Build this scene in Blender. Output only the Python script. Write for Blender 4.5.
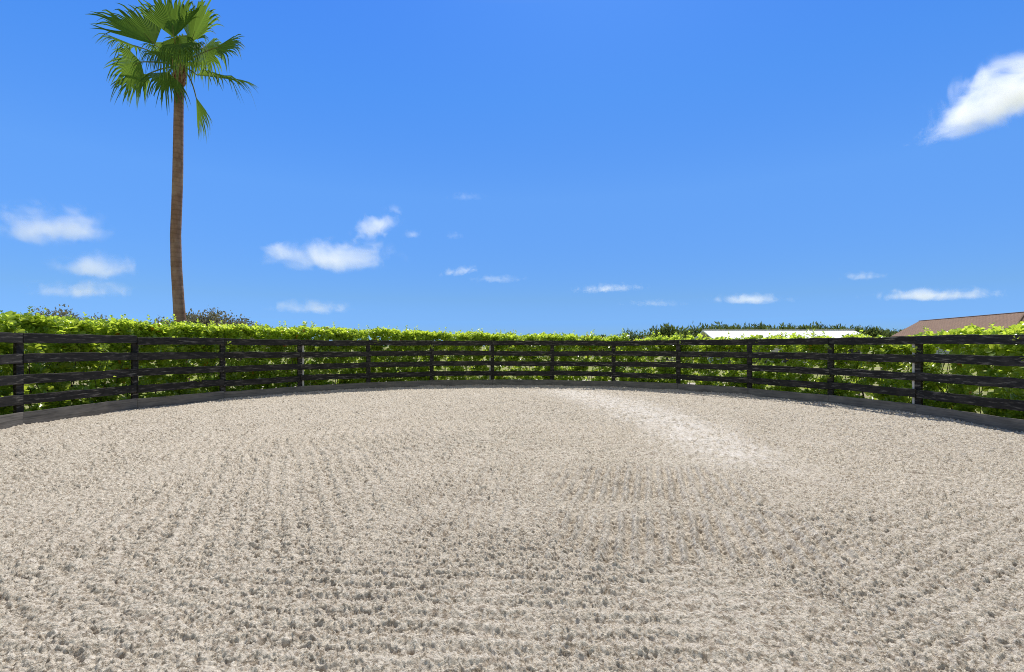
import bpy, bmesh, math, random
import numpy as np
from mathutils import Vector, Matrix, Quaternion

for o in list(bpy.data.objects):
    bpy.data.objects.remove(o, do_unlink=True)
SC = bpy.context.scene
COL = SC.collection
rng = np.random.default_rng(7)
random.seed(7)

# ------------------------------------------------------------------ camera, sky, sun, exposure
CAM_Z = 1.55
FPX = 468.0           # focal length in pixels of a 1024 px wide picture
HOR = 346.1           # horizon row
cam_d = bpy.data.cameras.new("camera")
cam_d.sensor_width = 36.0
cam_d.lens = FPX / 1024 * 36.0
cam_d.shift_y = (HOR - 336.0) / 1024
cam_d.clip_start = 0.05
cam_d.clip_end = 20000
cam = bpy.data.objects.new("camera", cam_d)
COL.objects.link(cam)
cam.location = (0, 0, CAM_Z)
cam.rotation_euler = (math.radians(90), 0, 0)
SC.camera = cam

SUN_EL, SUN_AZ = 55.0, 12.0     # nearly straight ahead, a touch to the right
el, az = math.radians(SUN_EL), math.radians(SUN_AZ)
world = bpy.data.worlds.new("World")
SC.world = world
world.use_nodes = True
wn = world.node_tree
wn.nodes.clear()
w_out = wn.nodes.new("ShaderNodeOutputWorld")
w_bg = wn.nodes.new("ShaderNodeBackground")
w_sky = wn.nodes.new("ShaderNodeTexSky")
w_sky.sky_type = 'NISHITA'
w_sky.sun_disc = False
w_sky.sun_elevation = el
w_sky.sun_rotation = az
w_sky.altitude = 0
w_sky.air_density = 1.0
w_sky.dust_density = 0.15
w_sky.ozone_density = 4.0
w_hs = wn.nodes.new("ShaderNodeHueSaturation")
w_hs.inputs['Hue'].default_value = 0.515
w_hs.inputs['Saturation'].default_value = 1.15
w_hs.inputs['Value'].default_value = 1.0
w_bg.inputs['Strength'].default_value = 0.13
wn.links.new(w_sky.outputs[0], w_hs.inputs['Color'])
# clear, strongly blue air all the way down: filter the sky by elevation
w_tc = wn.nodes.new("ShaderNodeTexCoord")
w_sep = wn.nodes.new("ShaderNodeSeparateXYZ")
w_rmp = wn.nodes.new("ShaderNodeValToRGB")
SKY_F = [(0.0, (.228, .41, .88)), (.045, (.236, .42, .86)), (.098, (.33, .505, .73)), (.298, (.55, .855, .97)), (.465, (.49, .95, 1.14)), (.59, (.47, .97, 1.27)), (.72, (1.5, 1.3, .95)), (1.0, (2.3, 1.65, .85))]  # stops above the view are raised and warmed: added fill for the shadows
e_ = w_rmp.color_ramp.elements
while len(e_) < len(SKY_F): e_.new(0.5)
for q_, (p_, c_) in zip(e_, SKY_F):
    q_.position = p_; q_.color = (*c_, 1)
w_mul = wn.nodes.new("ShaderNodeMix"); w_mul.data_type = 'RGBA'; w_mul.blend_type = 'MULTIPLY'
w_mul.inputs['Factor'].default_value = 1.0
wn.links.new(w_tc.outputs['Generated'], w_sep.inputs[0])
wn.links.new(w_sep.outputs[2], w_rmp.inputs['Fac'])
# even the blue out from side to side
def w_math(op, a, b):
    n_ = wn.nodes.new("ShaderNodeMath"); n_.operation = op
    for i_, v_ in enumerate((a, b)):
        if isinstance(v_, bpy.types.NodeSocket): wn.links.new(v_, n_.inputs[i_])
        else: n_.inputs[i_].default_value = v_
    return n_.outputs[0]
w_off = w_math('SUBTRACT', w_sep.outputs[0], 0.2)
w_gain = w_math('ADD', w_math('MULTIPLY', w_math('MULTIPLY', w_off, w_off), 0.40), 1.0)
w_even = wn.nodes.new("ShaderNodeVectorMath"); w_even.operation = 'SCALE'
wn.links.new(w_hs.outputs[0], w_even.inputs[0])
wn.links.new(w_gain, w_even.inputs['Scale'])
wn.links.new(w_even.outputs[0], w_mul.inputs['A'])
wn.links.new(w_rmp.outputs['Color'], w_mul.inputs['B'])
# unseen sky behind the camera, raised and warmed as added fill light
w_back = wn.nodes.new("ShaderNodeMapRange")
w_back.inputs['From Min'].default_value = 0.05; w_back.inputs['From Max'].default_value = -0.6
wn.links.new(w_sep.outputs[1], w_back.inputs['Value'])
w_fill = wn.nodes.new("ShaderNodeMix"); w_fill.data_type = 'RGBA'; w_fill.blend_type = 'MULTIPLY'
w_fill.inputs['B'].default_value = (6.2, 2.8, 1.2, 1)
wn.links.new(w_back.outputs[0], w_fill.inputs['Factor'])
wn.links.new(w_mul.outputs['Result'], w_fill.inputs['A'])
wn.links.new(w_fill.outputs['Result'], w_bg.inputs['Color'])
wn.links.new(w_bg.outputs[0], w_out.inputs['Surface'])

sun_d = bpy.data.lights.new("sun", 'SUN')
sun_d.energy = 5.0
sun_d.angle = math.radians(0.53)
sun_d.color = (1.0, 0.955, 0.89)
sun = bpy.data.objects.new("sun", sun_d)
COL.objects.link(sun)
sdir = Vector((math.sin(az) * math.cos(el), math.cos(az) * math.cos(el), math.sin(el)))
sun.rotation_euler = (-sdir).to_track_quat('-Z', 'Y').to_euler()
sun.location = sdir * 60

SC.view_settings.view_transform = 'Standard'
SC.view_settings.look = 'None'
SC.view_settings.exposure = 0.0
SC.view_settings.gamma = 1.0
SC.view_settings.use_curve_mapping = False
SC.cycles.volume_bounces = 14
SC.cycles.max_bounces = 14
SC.cycles.transmission_bounces = 6
SC.cycles.transparent_max_bounces = 8
SC.cycles.sample_clamp_indirect = 8
SC.cycles.use_denoising = True
SC.cycles.denoiser = 'OPENIMAGEDENOISE'
SC.cycles.denoising_prefilter = 'NONE'
SC.cycles.use_adaptive_sampling = True
SC.cycles.adaptive_threshold = 0.012
SC.cycles.filter_width = 1.0

# ------------------------------------------------------------------ helpers
def at(px, py, Y):
    """the point at depth Y that stands behind pixel (px, py)"""
    return Vector(((px - 512) / FPX * Y, Y, CAM_Z + (HOR - py) / FPX * Y))

def tag(o, label=None, cat=None, group=None, kind=None):
    if label: o['label'] = label
    if cat: o['category'] = cat
    if group: o['group'] = group
    if kind: o['kind'] = kind
    return o

def empty(name, loc, rz=0.0):
    o = bpy.data.objects.new(name, None)
    o.location = loc
    o.rotation_euler = (0, 0, rz)
    o.empty_display_size = 0.2
    COL.objects.link(o)
    return o

def link(name, me, mat=None, parent=None, loc=None, rz=None):
    o = bpy.data.objects.new(name, me)
    COL.objects.link(o)
    if mat is not None:
        for m in (mat if isinstance(mat, (list, tuple)) else [mat]):
            me.materials.append(m)
    if parent is not None: o.parent = parent
    if loc is not None: o.location = loc
    if rz is not None: o.rotation_euler = (0, 0, rz)
    return o

def np_mesh(name, verts, faces, smooth=True, attrs=None):
    """verts (n,3), faces (m,k) all of one size"""
    verts = np.asarray(verts, dtype=np.float32)
    faces = np.asarray(faces, dtype=np.int32)
    me = bpy.data.meshes.new(name)
    m, k = faces.shape
    me.vertices.add(len(verts))
    me.vertices.foreach_set("co", verts.ravel())
    me.loops.add(m * k)
    me.loops.foreach_set("vertex_index", faces.ravel())
    me.polygons.add(m)
    me.polygons.foreach_set("loop_start", np.arange(0, m * k, k, dtype=np.int32))
    me.update(calc_edges=True)
    me.polygons.foreach_set("use_smooth", np.full(m, smooth, dtype=bool))
    for a, v in (attrs or {}).items():
        at_ = me.attributes.new(a, 'FLOAT', 'POINT')
        at_.data.foreach_set("value", np.asarray(v, dtype=np.float32))
    me.validate()
    return me

def bm_mesh(name, bm, smooth=False):
    bmesh.ops.recalc_face_normals(bm, faces=bm.faces[:])
    me = bpy.data.meshes.new(name)
    bm.to_mesh(me)
    bm.free()
    for p in me.polygons: p.use_smooth = smooth
    return me

def hash2(ix, iy, seed):
    h = (ix.astype(np.int64) * 374761393 + iy.astype(np.int64) * 668265263 + seed * 974634777) & 0xFFFFFFFF
    h = ((h ^ (h >> 13)) * 1274126177) & 0xFFFFFFFF
    h = (h ^ (h >> 16)) & 0xFFFFFFFF
    h = (h * 2246822519) & 0xFFFFFFFF
    return (h ^ (h >> 15)) & 0xFFFF

def perlin(x, y, seed=0):
    x0 = np.floor(x); y0 = np.floor(y)
    fx = x - x0; fy = y - y0
    ix = x0.astype(np.int64); iy = y0.astype(np.int64)
    def g(dx, dy):
        a = hash2(ix + dx, iy + dy, seed) * (2 * math.pi / 65536.0)
        return np.cos(a) * (fx - dx) + np.sin(a) * (fy - dy)
    u = fx * fx * fx * (fx * (fx * 6 - 15) + 10)
    v = fy * fy * fy * (fy * (fy * 6 - 15) + 10)
    a = g(0, 0); b = g(1, 0); c = g(0, 1); d = g(1, 1)
    return ((a + (b - a) * u) + ((c + (d - c) * u) - (a + (b - a) * u)) * v) * 1.5

def sstep(a, b, x):
    t = np.clip((x - a) / (b - a), 0, 1)
    return t * t * (3 - 2 * t)

def norm(a):
    return a / np.maximum(np.linalg.norm(a, axis=-1, keepdims=True), 1e-9)

class N:
    """small node-tree builder"""
    def __init__(s, name):
        s.m = bpy.data.materials.new(name)
        s.m.use_nodes = True
        s.t = s.m.node_tree
        s.t.nodes.clear()
        s.out = s.t.nodes.new("ShaderNodeOutputMaterial")
    def n(s, typ, ins=None, **kw):
        nd = s.t.nodes.new(typ)
        for k, v in kw.items(): setattr(nd, k, v)
        for k, v in (ins or {}).items(): s.put(nd.inputs[k], v)
        return nd
    def put(s, sock, v):
        if isinstance(v, bpy.types.NodeSocket): s.t.links.new(v, sock)
        else: sock.default_value = v
    def noise(s, vec, scale, detail=4, rough=0.55, dist=0.0):
        return s.n("ShaderNodeTexNoise", {'Vector': vec, 'Scale': scale, 'Detail': detail, 'Roughness': rough, 'Distortion': dist}).outputs['Fac']
    def math(s, op, a, b=0.0, c=0.0, clamp=False):
        return s.n("ShaderNodeMath", {0: a, 1: b, 2: c}, operation=op, use_clamp=clamp).outputs[0]
    def ramp(s, fac, stops):
        nd = s.n("ShaderNodeValToRGB", {'Fac': fac})
        e = nd.color_ramp.elements
        while len(e) < len(stops): e.new(0.5)
        for el_, (p, c) in zip(e, stops):
            el_.position = p
            el_.color = (c, c, c, 1) if isinstance(c, (int, float)) else (*c, 1)
        return nd.outputs['Color']
    def mix(s, fac, a, b, blend='MIX'):
        nd = s.n("ShaderNodeMix", data_type='RGBA', blend_type=blend)
        s.put(nd.inputs['Factor'], fac)
        s.put(nd.inputs['A'], a if isinstance(a, bpy.types.NodeSocket) else (*a, 1))
        s.put(nd.inputs['B'], b if isinstance(b, bpy.types.NodeSocket) else (*b, 1))
        return nd.outputs['Result']
    def bump(s, h, strength=0.5, dist=0.01):
        return s.n("ShaderNodeBump", {'Height': h, 'Strength': strength, 'Distance': dist}).outputs[0]
    def bsdf(s, color, rough=0.8, normal=None, spec=0.3):
        b = s.n("ShaderNodeBsdfPrincipled", {'Roughness': rough, 'Specular IOR Level': spec})
        s.put(b.inputs['Base Color'], color if isinstance(color, bpy.types.NodeSocket) else (*color, 1))
        if normal is not None: s.put(b.inputs['Normal'], normal)
        return b.outputs[0]
    def surf(s, sh):
        s.t.links.new(sh, s.out.inputs['Surface'])
        return s.m
    def obj(s): return s.n("ShaderNodeTexCoord").outputs['Object']
    def pos(s): return s.n("ShaderNodeNewGeometry").outputs['Position']
    def rnd(s): return s.n("ShaderNodeObjectInfo").outputs['Random']
    def attr(s, name, typ='GEOMETRY'):
        return s.n("ShaderNodeAttribute", attribute_name=name, attribute_type=typ).outputs['Fac']
    def scaled(s, vec, sx, sy, sz):
        return s.n("ShaderNodeMapping", {'Vector': vec, 'Scale': (sx, sy, sz)}).outputs[0]
    def shifted(s, vec, val, k=40.0):
        v = s.n("ShaderNodeVectorMath", {0: vec}, operation='ADD')
        cmb = s.n("ShaderNodeCombineXYZ", {0: s.math('MULTIPLY', val, k), 1: s.math('MULTIPLY', val, k * 0.7), 2: s.math('MULTIPLY', val, k * 1.3)})
        s.t.links.new(cmb.outputs[0], v.inputs[1])
        return v.outputs[0]

# ------------------------------------------------------------------ materials
SAND_A, SAND_B, SAND_C = (0.475, 0.42, 0.335), (0.715, 0.65, 0.54), (0.615, 0.555, 0.455)
SAND_D, SAND_E = (0.41, 0.345, 0.27), (0.80, 0.755, 0.69)
def mat_sand():
    m = N("sand_footing")
    p = m.pos()
    big = m.noise(p, 0.45, 4, 0.6)
    mid = m.noise(p, 26.0, 6, 0.72, 0.4)
    crumb = m.noise(p, 55.0, 5, 0.7, 0.6)
    fine = m.noise(p, 190.0, 3, 0.7)
    c = m.mix(m.ramp(mid, [(0.36, 0.0), (0.6, 1.0)]), SAND_A, SAND_B)
    c = m.mix(m.ramp(big, [(0.35, 0.0), (0.7, 0.45)]), c, SAND_C)
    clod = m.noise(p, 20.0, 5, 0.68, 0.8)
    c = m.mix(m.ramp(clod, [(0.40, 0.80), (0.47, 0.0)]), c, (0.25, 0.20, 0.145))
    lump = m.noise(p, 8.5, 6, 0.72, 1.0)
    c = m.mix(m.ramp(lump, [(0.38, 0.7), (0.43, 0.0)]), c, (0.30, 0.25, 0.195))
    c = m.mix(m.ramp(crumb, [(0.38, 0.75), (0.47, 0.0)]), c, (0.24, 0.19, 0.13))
    c = m.mix(m.ramp(crumb, [(0.56, 0.0), (0.68, 0.6)]), c, (0.86, 0.81, 0.70))
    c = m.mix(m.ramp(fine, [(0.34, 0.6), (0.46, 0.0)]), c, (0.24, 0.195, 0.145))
    c = m.mix(m.attr('dark_tone'), c, SAND_D)
    c = m.mix(m.math('MULTIPLY', m.attr('dust'), 0.62), c, SAND_E)
    h = m.math('ADD', m.math('MULTIPLY', clod, 1.6), m.math('ADD', crumb, m.math('MULTIPLY', fine, 0.35)))
    return m.surf(m.bsdf(c, 0.95, m.bump(h, 1.0, 0.012), 0.1))

def mat_ground():
    m = N("lawn_ground")
    p = m.pos()
    a = m.noise(p, 3.0, 6, 0.7)
    c = m.mix(a, (0.16, 0.20, 0.04), (0.32, 0.35, 0.08))
    c = m.mix(m.ramp(m.noise(p, 0.35, 4, 0.6), [(0.45, 0.0), (0.62, 0.8)]), c, (0.34, 0.29, 0.19))
    return m.surf(m.bsdf(c, 0.95, m.bump(m.noise(p, 60, 4, 0.7), 0.8, 0.03), 0.1))

def mat_path():
    m = N("shell_path")
    p = m.pos()
    c = m.mix(m.noise(p, 5, 6, 0.7), (0.42, 0.38, 0.31), (0.58, 0.53, 0.45))
    return m.surf(m.bsdf(c, 0.95, m.bump(m.noise(p, 80, 4, 0.7), 0.5, 0.01), 0.1))

def mat_board():
    m = N("weathered_black_board")
    p = m.shifted(m.obj(), m.rnd())
    grain = m.noise(m.scaled(p, 1.2, 20, 34), 1.6, 6, 0.65, 0.3)
    blotch = m.noise(m.scaled(p, 2.0, 5, 6), 1.3, 5, 0.6)
    wear = m.noise(m.scaled(p, 3.5, 20, 30), 1.0, 4, 0.7)
    c = m.mix(m.ramp(grain, [(0.35, 0.0), (0.68, 1.0)]), (0.006, 0.0055, 0.005), (0.022, 0.020, 0.017))
    c = m.mix(m.ramp(blotch, [(0.5, 0.0), (0.75, 0.8)]), c, (0.062, 0.054, 0.046))
    c = m.mix(m.ramp(wear, [(0.55, 0.0), (0.68, 0.8)]), c, (0.22, 0.20, 0.175))
    c = m.mix(m.math('MULTIPLY', m.rnd(), 0.35), c, (0.022, 0.020, 0.018))
    return m.surf(m.bsdf(c, 0.8, m.bump(grain, 0.7, 0.006), 0.25))

def mat_kick():
    m = N("dusty_kick_board")
    p = m.shifted(m.obj(), m.rnd())
    grain = m.noise(m.scaled(p, 1.0, 16, 26), 1.6, 6, 0.65, 0.3)
    blotch = m.noise(m.scaled(p, 1.6, 4, 5), 1.4, 6, 0.65)
    z = m.n("ShaderNodeSeparateXYZ", {0: m.obj()}).outputs[2]
    c = m.mix(m.ramp(grain, [(0.35, 0.0), (0.68, 1.0)]), (0.085, 0.078, 0.068), (0.19, 0.175, 0.152))
    c = m.mix(m.ramp(blotch, [(0.42, 0.0), (0.72, 0.8)]), c, (0.24, 0.215, 0.185))
    # sand kicked up and stuck to the lower edge
    splash = m.math('SUBTRACT', m.math('MULTIPLY', m.noise(p, 14, 5, 0.7), 0.30), m.math('ADD', z, 0.02))
    c = m.mix(m.ramp(splash, [(0.06, 0.0), (0.16, 0.65)]), c, (0.27, 0.24, 0.20))
    return m.surf(m.bsdf(c, 0.9, m.bump(grain, 0.6, 0.006), 0.2))

def mat_bare():
    m = N("bare_grey_timber")
    p = m.shifted(m.obj(), m.rnd())
    g = m.noise(m.scaled(p, 20, 20, 1.5), 1.6, 6, 0.65, 0.3)
    c = m.mix(g, (0.34, 0.32, 0.29), (0.62, 0.60, 0.56))
    return m.surf(m.bsdf(c, 0.85, m.bump(g, 0.4, 0.004), 0.2))

def mat_leaf(name, dark, light, trans, gloss=0.35, tfac=0.45, spec=0.4, old=None):
    m = N(name)
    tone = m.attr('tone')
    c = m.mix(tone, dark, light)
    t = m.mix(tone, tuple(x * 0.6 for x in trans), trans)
    if old is not None:
        f = m.ramp(m.attr('age'), [(0.975, 0.0), (0.985, 1.0)])
        c = m.mix(f, c, old); t = m.mix(f, t, old)
    b = m.bsdf(c, gloss, None, spec)
    tr = m.n("ShaderNodeBsdfTranslucent")
    m.put(tr.inputs['Color'], t)
    mx = m.n("ShaderNodeMixShader", {0: tfac})
    m.t.links.new(b, mx.inputs[1]); m.t.links.new(tr.outputs[0], mx.inputs[2])
    return m.surf(mx.outputs[0])

def mat_bark(name, a, b, rings=0.0, scale=6.0, pale=None):
    m = N(name)
    p = m.obj()
    n1 = m.noise(m.scaled(p, 1, 1, 0.35), scale, 6, 0.7)
    c = m.mix(m.ramp(n1, [(0.3, 0.0), (0.7, 1.0)]), a, b)
    h = n1
    if rings:
        w = m.n("ShaderNodeTexWave", {'Vector': p, 'Scale': rings, 'Distortion': 2.5, 'Detail': 3, 'Detail Scale': 2.0}, bands_direction='Z').outputs['Fac']
        c = m.mix(m.ramp(w, [(0.05, 0.3), (0.3, 0.0)]), c, tuple(x * 0.5 for x in a))
        h = m.math('ADD', n1, m.math('MULTIPLY', w, 0.12))
    if pale:
        c = m.mix(m.ramp(m.noise(p, 1.2, 5, 0.7), [(0.48, 0.0), (0.66, 0.7)]), c, pale)
    return m.surf(m.bsdf(c, 0.95, m.bump(h, 0.8, 0.03), 0.1))

def mat_plain(name, a, b, scale=3.0, rough=0.85, bump=0.2, spec=0.2):
    m = N(name)
    p = m.obj()
    n1 = m.noise(p, scale, 6, 0.65)
    return m.surf(m.bsdf(m.mix(n1, a, b), rough, m.bump(n1, bump, 0.02), spec))

def mat_shingle():
    m = N("brown_shingles")
    p = m.obj()
    br = m.n("ShaderNodeTexBrick", {'Vector': m.scaled(p, 1, 1, 1), 'Scale': 1.0, 'Mortar Size': 0.012, 'Brick Width': 0.33, 'Row Height': 0.16, 'Bias': 0.0})
    br.inputs['Color1'].default_value = (0.24, 0.15, 0.10, 1)
    br.inputs['Color2'].default_value = (0.30, 0.195, 0.135, 1)
    br.inputs['Mortar'].default_value = (0.07, 0.05, 0.04, 1)
    c = m.mix(m.ramp(m.noise(p, 0.7, 6, 0.7), [(0.4, 0.0), (0.7, 0.6)]), br.outputs['Color'], (0.20, 0.135, 0.10))
    return m.surf(m.bsdf(c, 0.9, m.bump(m.noise(p, 12, 5, 0.7), 0.4, 0.02), 0.15))

def mat_ribbed():
    m = N("white_ribbed_roofing")
    p = m.obj()
    rib = m.n("ShaderNodeTexWave", {'Vector': p, 'Scale': 0.55, 'Distortion': 0.0}, bands_direction='X', wave_profile='SAW').outputs['Fac']
    st = m.noise(m.scaled(p, 1.2, 0.25, 0.25), 1.6, 6, 0.7)
    c = m.mix(m.ramp(st, [(0.5, 0.0), (0.75, 0.6)]), (0.88, 0.875, 0.86), (0.70, 0.68, 0.64))
    return m.surf(m.bsdf(c, 0.55, m.bump(m.ramp(rib, [(0.0, 1.0), (0.12, 0.0), (0.9, 0.0), (1.0, 1.0)]), 0.8, 0.04), 0.25))

def mat_cloud():
    m = N("cloud_vapour")
    o = m.obj()
    p = m.pos()
    sep = m.n("ShaderNodeSeparateXYZ", {0: o}).outputs
    # flatter underside, billowing top
    zb = m.math('MINIMUM', sep[2], 0.0)
    zz = m.math('ADD', sep[2], m.math('MULTIPLY', zb, 0.9))
    q = m.n("ShaderNodeCombineXYZ", {0: sep[0], 1: sep[1], 2: zz}).outputs[0]
    r = m.n("ShaderNodeVectorMath", {0: q}, operation='LENGTH').outputs['Value']
    grain = m.attr('grain', 'OBJECT')
    n1 = m.n("ShaderNodeTexNoise", {'Vector': m.shifted(p, m.rnd(), 9000), 'Scale': grain, 'Detail': 7.0, 'Roughness': 0.60, 'Distortion': 0.5}).outputs['Fac']
    d = m.math('ADD', m.math('SUBTRACT', 0.62, r), m.math('MULTIPLY', m.math('SUBTRACT', n1, 0.5), 2.6))
    d = m.math('MULTIPLY', d, 1.3, clamp=True)
    edge = m.math('MULTIPLY', m.math('SUBTRACT', 1.0, r), 4.0, clamp=True)
    d = m.math('MULTIPLY', m.math('MULTIPLY', d, edge), m.attr('vapour', 'OBJECT'))
    v = m.n("ShaderNodeVolumePrincipled", {'Anisotropy': 0.35, 'Color': (1, 1, 1, 1)})
    m.put(v.inputs['Density'], d)
    m.t.links.new(v.outputs[0], m.out.inputs['Volume'])
    return m.m

M = dict(
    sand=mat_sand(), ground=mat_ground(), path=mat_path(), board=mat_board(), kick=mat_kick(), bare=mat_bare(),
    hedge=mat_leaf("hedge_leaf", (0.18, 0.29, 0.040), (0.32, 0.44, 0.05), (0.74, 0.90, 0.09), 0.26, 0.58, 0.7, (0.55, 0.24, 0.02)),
    stem=mat_bark("hedge_stem", (0.05, 0.04, 0.03), (0.11, 0.09, 0.065), scale=14),
    frond=mat_leaf("palm_frond", (0.035, 0.09, 0.018), (0.105, 0.19, 0.035), (0.29, 0.46, 0.06), 0.7, 0.40, 0.12),
    petiole=mat_plain("palm_petiole", (0.10, 0.13, 0.03), (0.20, 0.19, 0.06), 8),
    palm=mat_bark("palm_bark", (0.15, 0.085, 0.06), (0.30, 0.185, 0.135), 2.1, 5, (0.35, 0.26, 0.205)),
    boots=mat_bark("palm_leaf_bases", (0.17, 0.085, 0.055), (0.38, 0.22, 0.14), scale=12),
    grey_leaf=mat_leaf("grey_tree_leaf", (0.14, 0.14, 0.09), (0.29, 0.27, 0.19), (0.27, 0.26, 0.15), 0.7, 0.4),
    olive_leaf=mat_leaf("olive_tree_leaf", (0.045, 0.075, 0.02), (0.12, 0.165, 0.045), (0.20, 0.27, 0.06), 0.45, 0.38),
    bark=mat_bark("tree_bark", (0.08, 0.065, 0.05), (0.18, 0.15, 0.12)),
    white=mat_ribbed(),
    wall=mat_plain("pale_stucco", (0.42, 0.40, 0.36), (0.52, 0.50, 0.46), 4),
    shade=mat_plain("dark_opening", (0.03, 0.03, 0.035), (0.05, 0.05, 0.055), 4),
    shingle=mat_shingle(),
    ridge=mat_plain("ridge_cap_tiles", (0.14, 0.09, 0.065), (0.20, 0.13, 0.095), 6),
    cloud=mat_cloud(),
)

# ------------------------------------------------------------------ the pen: centre, radius, post angles
CX, CY, R = -0.11, 9.08, 9.24
def ring(t, r):            # t = bearing from +Y towards +X
    return np.array([CX + r * np.sin(t), CY + r * np.cos(t)])
T0, DT = 0.181 - 7 * 0.2523, 0.2523
def tpost(k): return T0 + k * DT + {12: -0.022, 1: 0.008}.get(k, 0.0)

# ------------------------------------------------------------------ ground sheets
def disc_ring(r0, r1, n, z, cx=CX, cy=CY):
    a = np.linspace(0, 2 * math.pi, n, endpoint=False)
    rs = [r0] + list(np.geomspace(max(r0, 1.0) * 1.15, r1, 24)) if r1 > 100 else [r0, r1]
    V = []
    for r in rs: V.append(np.stack([cx + r * np.sin(a), cy + r * np.cos(a), np.full(n, z)], 1))
    V = np.concatenate(V)
    F = []
    for i in range(len(rs) - 1):
        j = np.arange(n); k = (j + 1) % n
        F.append(np.stack([i * n + j, i * n + k, (i + 1) * n + k, (i + 1) * n + j], 1)[:, ::-1])
    return V, np.concatenate(F)
V, F = disc_ring(0.5, 9000, 160, -0.10)
g = link("ground", np_mesh("ground", V, F), M['ground']); tag(g, "lawn and bare soil spreading out around the riding pen", "ground", kind="structure")
def arc_sheet(r0, r1, a0, a1, n, z):
    a = np.linspace(a0, a1, n)
    V = np.concatenate([np.stack([CX + r * np.sin(a), CY + r * np.cos(a), np.full(n, z)], 1) for r in (r0, r1)])
    j = np.arange(n - 1)
    return V, np.stack([j, j + n, j + n + 1, j + 1], 1)[:, ::-1]
V, F = arc_sheet(R + 2.6, R + 5.0, -0.85, 0.75, 80, -0.094)
g = link("path", np_mesh("path", V, F), M['path']); tag(g, "pale shell path curving round outside the hedge", "path", kind="structure")

# the sand: one sheet, its grid finer towards the camera's side of the pen, heights in metres from the ground itself
def sand_height(X, Y):
    d = np.hypot(X, Y)
    far = np.clip(0.85 + (d - 2.5) / 6.0, 0.85, 1.9)
    rad = np.hypot(X - CX, Y - CY)
    h = 0.008 * perlin(X / 1.9, Y / 1.9, 1) + 0.006 * perlin(X / 0.55, Y / 0.55, 2)
    wob = 0.022 * perlin(X / 0.6, Y / 0.6, 3) + 0.012 * perlin(X / 0.16, Y / 0.16, 13)
    broken = sstep(-0.45, 0.15, perlin(X / 0.30, Y / 0.30, 4))
    G = np.zeros_like(X)             # how much of a groove runs here
    def lines(ca, sa, period, mask, amp, pw=0.8):
        nonlocal h, G
        u = (X * ca + Y * sa + wob) / period
        q = 0.5 + 0.5 * np.sin(2 * np.pi * u)
        mm = mask * (0.55 + 0.45 * broken)
        h = h + amp * mm * (q ** pw - 0.5)
        G = np.maximum(G, mm * (1 - q))
        # the tine drags the crust along in clods: knocked up every few centimetres along a groove
        v = (-X * sa + Y * ca) + 0.10 * perlin(X / 0.17, Y / 0.17, 71)
        cell = np.sin(2 * np.pi * (v / (period * 0.62) + 0.5 * np.floor(u)))
        h = h + 0.14 * amp * mm * cell * (1 - q)
    # harrow passes: straight across in front of the camera
    mA = sstep(3.9, 3.0, Y) * sstep(-2.6, -1.0, X) * sstep(2.0, 0.7, X)
    lines(0.06, 0.998, 0.15, mA, 0.030)
    # heading away right of the middle, in two bands
    b = math.radians(16)
    mB = sstep(0.1, 0.6, X) * sstep(3.0, 2.3, X) * (sstep(4.55, 4.8, Y) * sstep(6.2, 5.9, Y) + sstep(3.2, 3.5, Y) * sstep(4.5, 4.3, Y))
    lines(math.cos(b), -math.sin(b), 0.120, mB, 0.058, 1.7)
    b = math.radians(4)
    mB2 = sstep(-1.4, -0.9, X) * sstep(0.3, -0.1, X) * sstep(3.4, 3.9, Y) * sstep(7.5, 6.0, Y)
    lines(math.cos(b), -math.sin(b), 0.13, mB2, 0.028, 1.6)
    # left: a pass pointing away from the camera
    b = math.radians(-26)
    mC = sstep(3.0, 3.6, Y) * sstep(7.8, 6.4, Y) * sstep(-4.6, -3.4, X) * sstep(-1.0, -1.6, X)
    lines(math.cos(b), -math.sin(b), 0.17, mC, 0.026, 1.6)
    # right-hand and left-hand foreground passes
    b = math.radians(62)
    mD = sstep(1.5, 2.4, X) * sstep(5.4, 4.0, Y)
    lines(math.cos(b), -math.sin(b), 0.15, mD, 0.019)
    b = math.radians(-60)
    mE = sstep(-1.5, -2.4, X) * sstep(4.2, 3.0, Y)
    lines(math.cos(b), -math.sin(b), 0.16, mE, 0.021)
    # rings of the round harrowing further off
    q = 0.5 + 0.5 * np.sin(2 * np.pi * (rad + wob) / 0.17)
    mR = sstep(5.8, 7.2, Y) * (0.5 + 0.5 * broken)
    h = h + 0.030 * mR * (q - 0.5)
    # one broken furrow running right from the middle
    fy = 6.05 + 0.10 * np.sin(X * 1.3) - 0.12 * (X - 1.8)
    h = h - 0.022 * broken * np.exp(-((Y - fy + 0.6 * wob) / 0.07) ** 2) * sstep(0.2, 0.6, X) * sstep(4.0, 3.0, X)
    # clods and crumbs
    wx = X + 0.02 * perlin(X / 0.08, Y / 0.08, 21); wy = Y + 0.02 * perlin(X / 0.08, Y / 0.08, 22)
    c1 = np.abs(perlin(wx / 0.060, wy / 0.052, 5)); c2 = perlin(wx / 0.036, wy / 0.032, 6)
    c3 = np.abs(perlin(wx / 0.022, wy / 0.020, 7)); c4 = perlin(wx / 0.0125, wy / 0.0125, 8)
    rough = 0.95 + 0.35 * perlin(X / 0.8, Y / 0.8, 9)
    rough = rough * (1 - 0.22 * np.maximum(mB, 0.5 * np.maximum(mB2, mC)))
    big = np.maximum(perlin(wx / 0.070, wy / 0.055, 11) - 0.20, 0)
    pit = np.maximum(perlin(wx / 0.055, wy / 0.034, 12) - 0.24, 0)
    cl = (0.015 * c1 + 0.014 * c2) * (0.75 + 0.7 * G) + 0.016 * c3 + 0.007 * c4 + 0.018 * big - 0.019 * pit * (0.6 + G)
    return h + cl * rough * far, pit

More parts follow.
